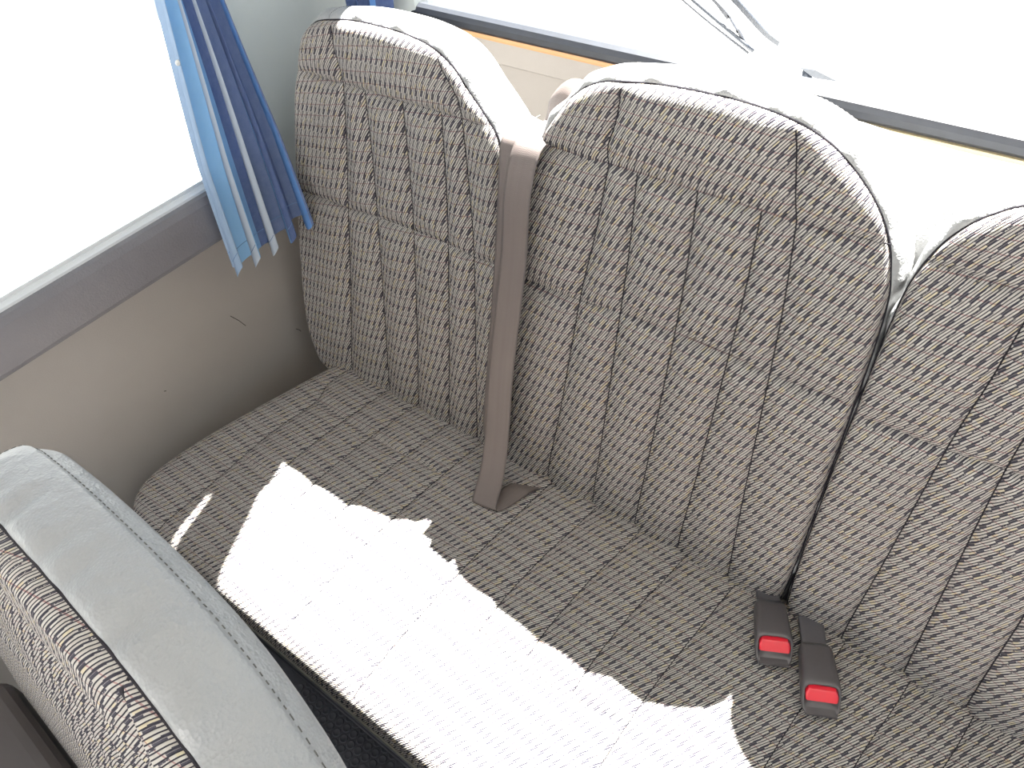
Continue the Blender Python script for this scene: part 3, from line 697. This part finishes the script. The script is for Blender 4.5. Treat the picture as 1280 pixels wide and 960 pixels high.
# ------------------------------------------------------------------ curtains
def curtain(name, label, rows, fold_amp, nf, normal_axis, m, parts=None, nz=70, ns=260, hem=True, sharp=0.6):
    """rows: list of (z, a0, a1, base) - extent a0..a1 along the wall, base = distance of the cloth plane from it"""
    root = empty(name, (0.04 if normal_axis == 0 else (rows[0][1] + rows[0][2]) / 2, rows[0][1] if normal_axis == 0 else rows[0][3], rows[0][0]), label, 'curtain', 'tied blue window curtains')
    R_ = np.array(rows); zz = np.linspace(R_[0, 0], R_[-1, 0], nz)
    V = []; UV = []
    for iz, z in enumerate(zz):
        a0, a1, base = [np.interp(z, R_[:, 0], R_[:, c]) for c in (1, 2, 3)]
        amp = fold_amp * (0.75 + 0.25 * (1 - iz / nz))
        for s in np.linspace(0, 1, ns):
            ph = s * nf * 2 * math.pi
            tri = 2 / math.pi * math.asin(math.sin(ph)); w_ = sharp * tri + (1 - sharp) * math.sin(ph)
            lat = 0.30 / nf * math.sin(ph * 1 + 0.8) + 0.10 / nf * math.sin(ph * 2.0)       # folds lean over each other
            drop = 0.016 * math.sin(ph + 0.6 + 1.3 * s) - 0.012 * math.sin(3.1 * s + 0.5) if iz < 1000 else 0
            f = max(0, 1 - iz / (nz * 0.6))
            a = a0 + (a1 - a0) * (s + lat * (0.4 + 0.6 * f))
            d = base + amp * w_ + 0.004 * math.sin(5 * s + z * 9)
            q = (d, a, z + drop * f) if normal_axis == 0 else (a, d, z + drop * f)
            V.append(q); UV.append((s, z))
    F = [(i * ns + k, i * ns + k + 1, (i + 1) * ns + k + 1, (i + 1) * ns + k) for i in range(nz - 1) for k in range(ns - 1)]
    cl = obj('cloth', V, F, m, root, uv=UV)
    V2 = np.array(V)[2 * ns:3 * ns] if hem else None
    if hem:
        vv, ff = tube_data(V2[::3], 0.0006, 4); obj('hem_stitch', vv, ff, simple('hem_thread', (0.10, 0.17, 0.30), 0.9, 0.1), root)
    return root, V, ns
LB = (0.22, 0.42, 0.66); PG = (0.50, 0.55, 0.62); MB = (0.10, 0.22, 0.42); SL = (0.055, 0.085, 0.19); NV = (0.014, 0.034, 0.12); SB = (0.05, 0.15, 0.38); GB = (0.22, 0.30, 0.42)
cm = curtain_mat('blue_striped_curtain', [(0.0, GB), (0.10, LB), (0.27, PG), (0.39, MB), (0.42, NV), (0.455, PG), (0.55, NV), (0.59, SL), (0.68, NV), (0.74, MB), (0.82, NV), (0.85, SL), (0.93, SB)])
curtL, CV, ns_ = curtain('window_curtain', 'pale and navy blue striped curtain gathered at the side window', [(0.315, -0.128, 0.050, 0.030), (0.50, -0.112, 0.042, 0.032), (0.74, -0.078, 0.022, 0.036), (0.80, -0.080, 0.020, 0.036), (1.05, -0.13, 0.035, 0.03), (1.29, -0.20, 0.05, 0.02)], 0.017, 4.6, 0, cm)
V, F = tube_data([(0.062 , -0.083 + 0.0, 0.772), (0.064, -0.03, 0.774), (0.058, 0.025, 0.776), (0.02, 0.032, 0.778), (0.0, -0.02, 0.776), (0.012, -0.083, 0.773), (0.062, -0.083, 0.772)], 0.006, 8)
obj('tie_band', V, F, simple('navy_tie', (0.05, 0.07, 0.15), 0.8, 0.2), curtL)
bm = bmesh.new(); bmesh.ops.create_uvsphere(bm, u_segments=16, v_segments=8, radius=0.0042)
vs_ = [(0.047 + v.co.z * 0.5, -0.083 + v.co.x, 0.655 + v.co.y) for v in bm.verts]; bm.verts.index_update(); fs = [[v.index for v in f.verts] for f in bm.faces]; bm.free()
bt = obj('snap_button', vs_, fs, BUTTON, curtL); bt['label'] = 'small white snap button'
V, F = tube_data([(0.01, FY, 1.295), (0.01, 0.05, 1.295)], 0.006, 8); tag(obj('curtain_rail', V, F, METAL), 'thin metal rail carrying the side window curtain above the frame', 'rail')

cm2 = curtain_mat('deep_blue_curtain', [(0.0, NV), (0.35, SB), (0.55, NV), (0.75, SB), (0.9, NV)])
curtR, _a, _b = curtain('window_curtain', 'deep navy curtain at rear corner, behind the left seat back', [(0.50, -0.055, 0.060, 0.290), (0.70, -0.050, 0.085, 0.295), (1.06, -0.02, 0.150, 0.305), (1.15, 0.03, 0.165, 0.31), (1.22, 0.092, 0.190, 0.312), (1.25, 0.098, 0.198, 0.312), (1.43, 0.126, 0.248, 0.312), (1.655, 0.16, 0.33, 0.312)], 0.012, 3.2, 1, cm2, hem=False)
V = []; F = []  # unseen extra curtain strip, added so its slanted edge bounds the thin sun streak
for iz, z in enumerate(np.linspace(1.16, 1.655, 40)):
    xr = np.interp(z, [1.16, 1.25, 1.43, 1.655], [0.086, 0.090, 0.117, 0.150])
    for k in range(24): s_ = k / 23; V.append((-0.03 + (xr + 0.03) * s_, 0.325 + 0.006 * math.sin(s_ * 14), z))
F = [(i * 24 + k, i * 24 + k + 1, (i + 1) * 24 + k + 1, (i + 1) * 24 + k) for i in range(39) for k in range(23)]
obj('cloth', V, F, cm2, curtR, uv=[(q[0] * 2 + 0.3, q[2]) for q in V])
V, F = tube_data([(0.0, 0.312, 1.66), (2.4, 0.312, 1.66)], 0.006, 8); tag(obj('curtain_rail', V, F, METAL), 'thin metal rail above the rear window', 'rail')

# ------------------------------------------------------------------ rear wiper outside the glass
wy = 0.452
wip = empty('rear_wiper', (0.70, 0.50, 0.42), 'blue grey wiper blade and arm outside the rear window', 'wiper')
def bar(name, pts, r, m, parent, flat=1.0):
    V, F = tube_data(resample(np.array(pts), 16, 6), r, 8); return obj(name, V, F, m, parent)
wy = 0.50
bar('blade', [(0.3888, wy, 0.6866), (0.5298, wy, 0.6075), (0.6309, wy, 0.5521)], 0.0032, WIPER, wip)
bar('blade_rubber', [(0.3888, wy, 0.6769), (0.5233, wy, 0.5994), (0.6234, wy, 0.5478)], 0.0022, RUB, wip)
def strip(name, pts, w0, w1, m):
    Q = resample(np.array(pts, float), 24, 6); V = []
    T_ = np.gradient(Q, axis=0); T_ /= np.linalg.norm(T_, axis=1)[:, None]
    for k, (q, t) in enumerate(zip(Q, T_)):
        nrm_ = np.array([-t[2], 0, t[0]]); w_ = w0 + (w1 - w0) * k / 23
        for sx_, sy_ in ((-1, -1), (1, -1), (1, 1), (-1, 1)): V.append(q + nrm_ * sx_ * w_ / 2 + np.array([0, sy_ * 0.002, 0]))
    F = [(a * 4 + b, a * 4 + (b + 1) % 4, (a + 1) * 4 + (b + 1) % 4, (a + 1) * 4 + b) for a in range(23) for b in range(4)] + [(0, 1, 2, 3), (95, 94, 93, 92)]
    return obj(name, V, F, m, wip, smooth=False)
strip('arm', [(0.4534, wy + 0.008, 0.7157), (0.5900, wy + 0.008, 0.6167), (0.6384, wy + 0.008, 0.5806), (0.6653, wy + 0.008, 0.5672)], 0.0095, 0.0075, WIPER)
strip('yoke', [(0.5448, wy + 0.003, 0.6231), (0.5653, wy + 0.003, 0.6091), (0.5846, wy + 0.003, 0.5930)], 0.003, 0.0075, RUB)
strip('yoke', [(0.5825, wy + 0.003, 0.5973), (0.5932, wy + 0.003, 0.5844), (0.6019, wy + 0.003, 0.5747)], 0.002, 0.002, RUB)
strip('yoke', [(0.5997, wy + 0.003, 0.5779), (0.6105, wy + 0.003, 0.5666), (0.6180, wy + 0.003, 0.5564)], 0.0055, 0.0010, RUB)
V = [(0.7049, 0.50, 0.5421), (0.7288, 0.50, 0.5434), (0.7663, 0.50, 0.5334), (0.7288, 0.50, 0.5314)]
V = V + [(x, 0.512, z) for x, y, z in V]
obj('pivot_mount', V, [(0, 1, 2, 3), (4, 7, 6, 5), (0, 4, 5, 1), (1, 5, 6, 2), (2, 6, 7, 3), (3, 7, 4, 0)], WIPER, wip, smooth=False)
V, F = tube_data([(0.7138, 0.51, 0.5360), (0.7138, 0.51, 0.4553)], 0.008, 8); obj('pivot_shaft', V, F, WIPER, wip)

# ------------------------------------------------------------------ passenger seat in front of the bench (seen from above at lower left)
FDX, FDY, FDZ = -0.066, -0.758, -0.003
sc = lambda xs: [0.748 + (x - 0.748) * 0.957 for x in xs]
flare = lambda x, t: -0.20 * smoothstep((0.61 - t) / 0.27) - 0.10 * smoothstep((0.4 - t) / 0.4) if x < 0.6 else 0.0
OF = [(sc([x])[0] + flare(x, t), t) for x, t in OM]
frontS, padF, fullF = make_back('passenger_seat', 'single seat at lower left with grey vinyl top, in front of the bench', OF, 9, 19,
    sc([.626, .667, .749, .829, .870]), sc([.601, .667, .751, .829, .885]), sc([.566, .658, .739, .817, .902]), sc([.634, .845]), dx=FDX, dy=FDY, dz=FDZ, group=None, top_lift=0.004, depth=0.085, cross=(1,), seam_r=0.0022)
frontS.rotation_euler.z = -0.041
box('seat_cushion', (0.08, -1.22, -0.11), (0.88, -0.770, -0.01), simple('dark_seat_side_vinyl', (0.06, 0.052, 0.052), 0.5, 0.4), frontS, bev=0.03, seg=4)
box('seat_frame', (0.12, -1.16, -0.16), (0.86, -0.74, -0.10), DARKP, frontS, bev=0.01)
for x in (0.16, 0.82):
    for y in (-1.10, -0.80): box('leg', (x - 0.015, y - 0.02, FL), (x + 0.015, y + 0.02, -0.155), METAL, frontS, bev=0.004)
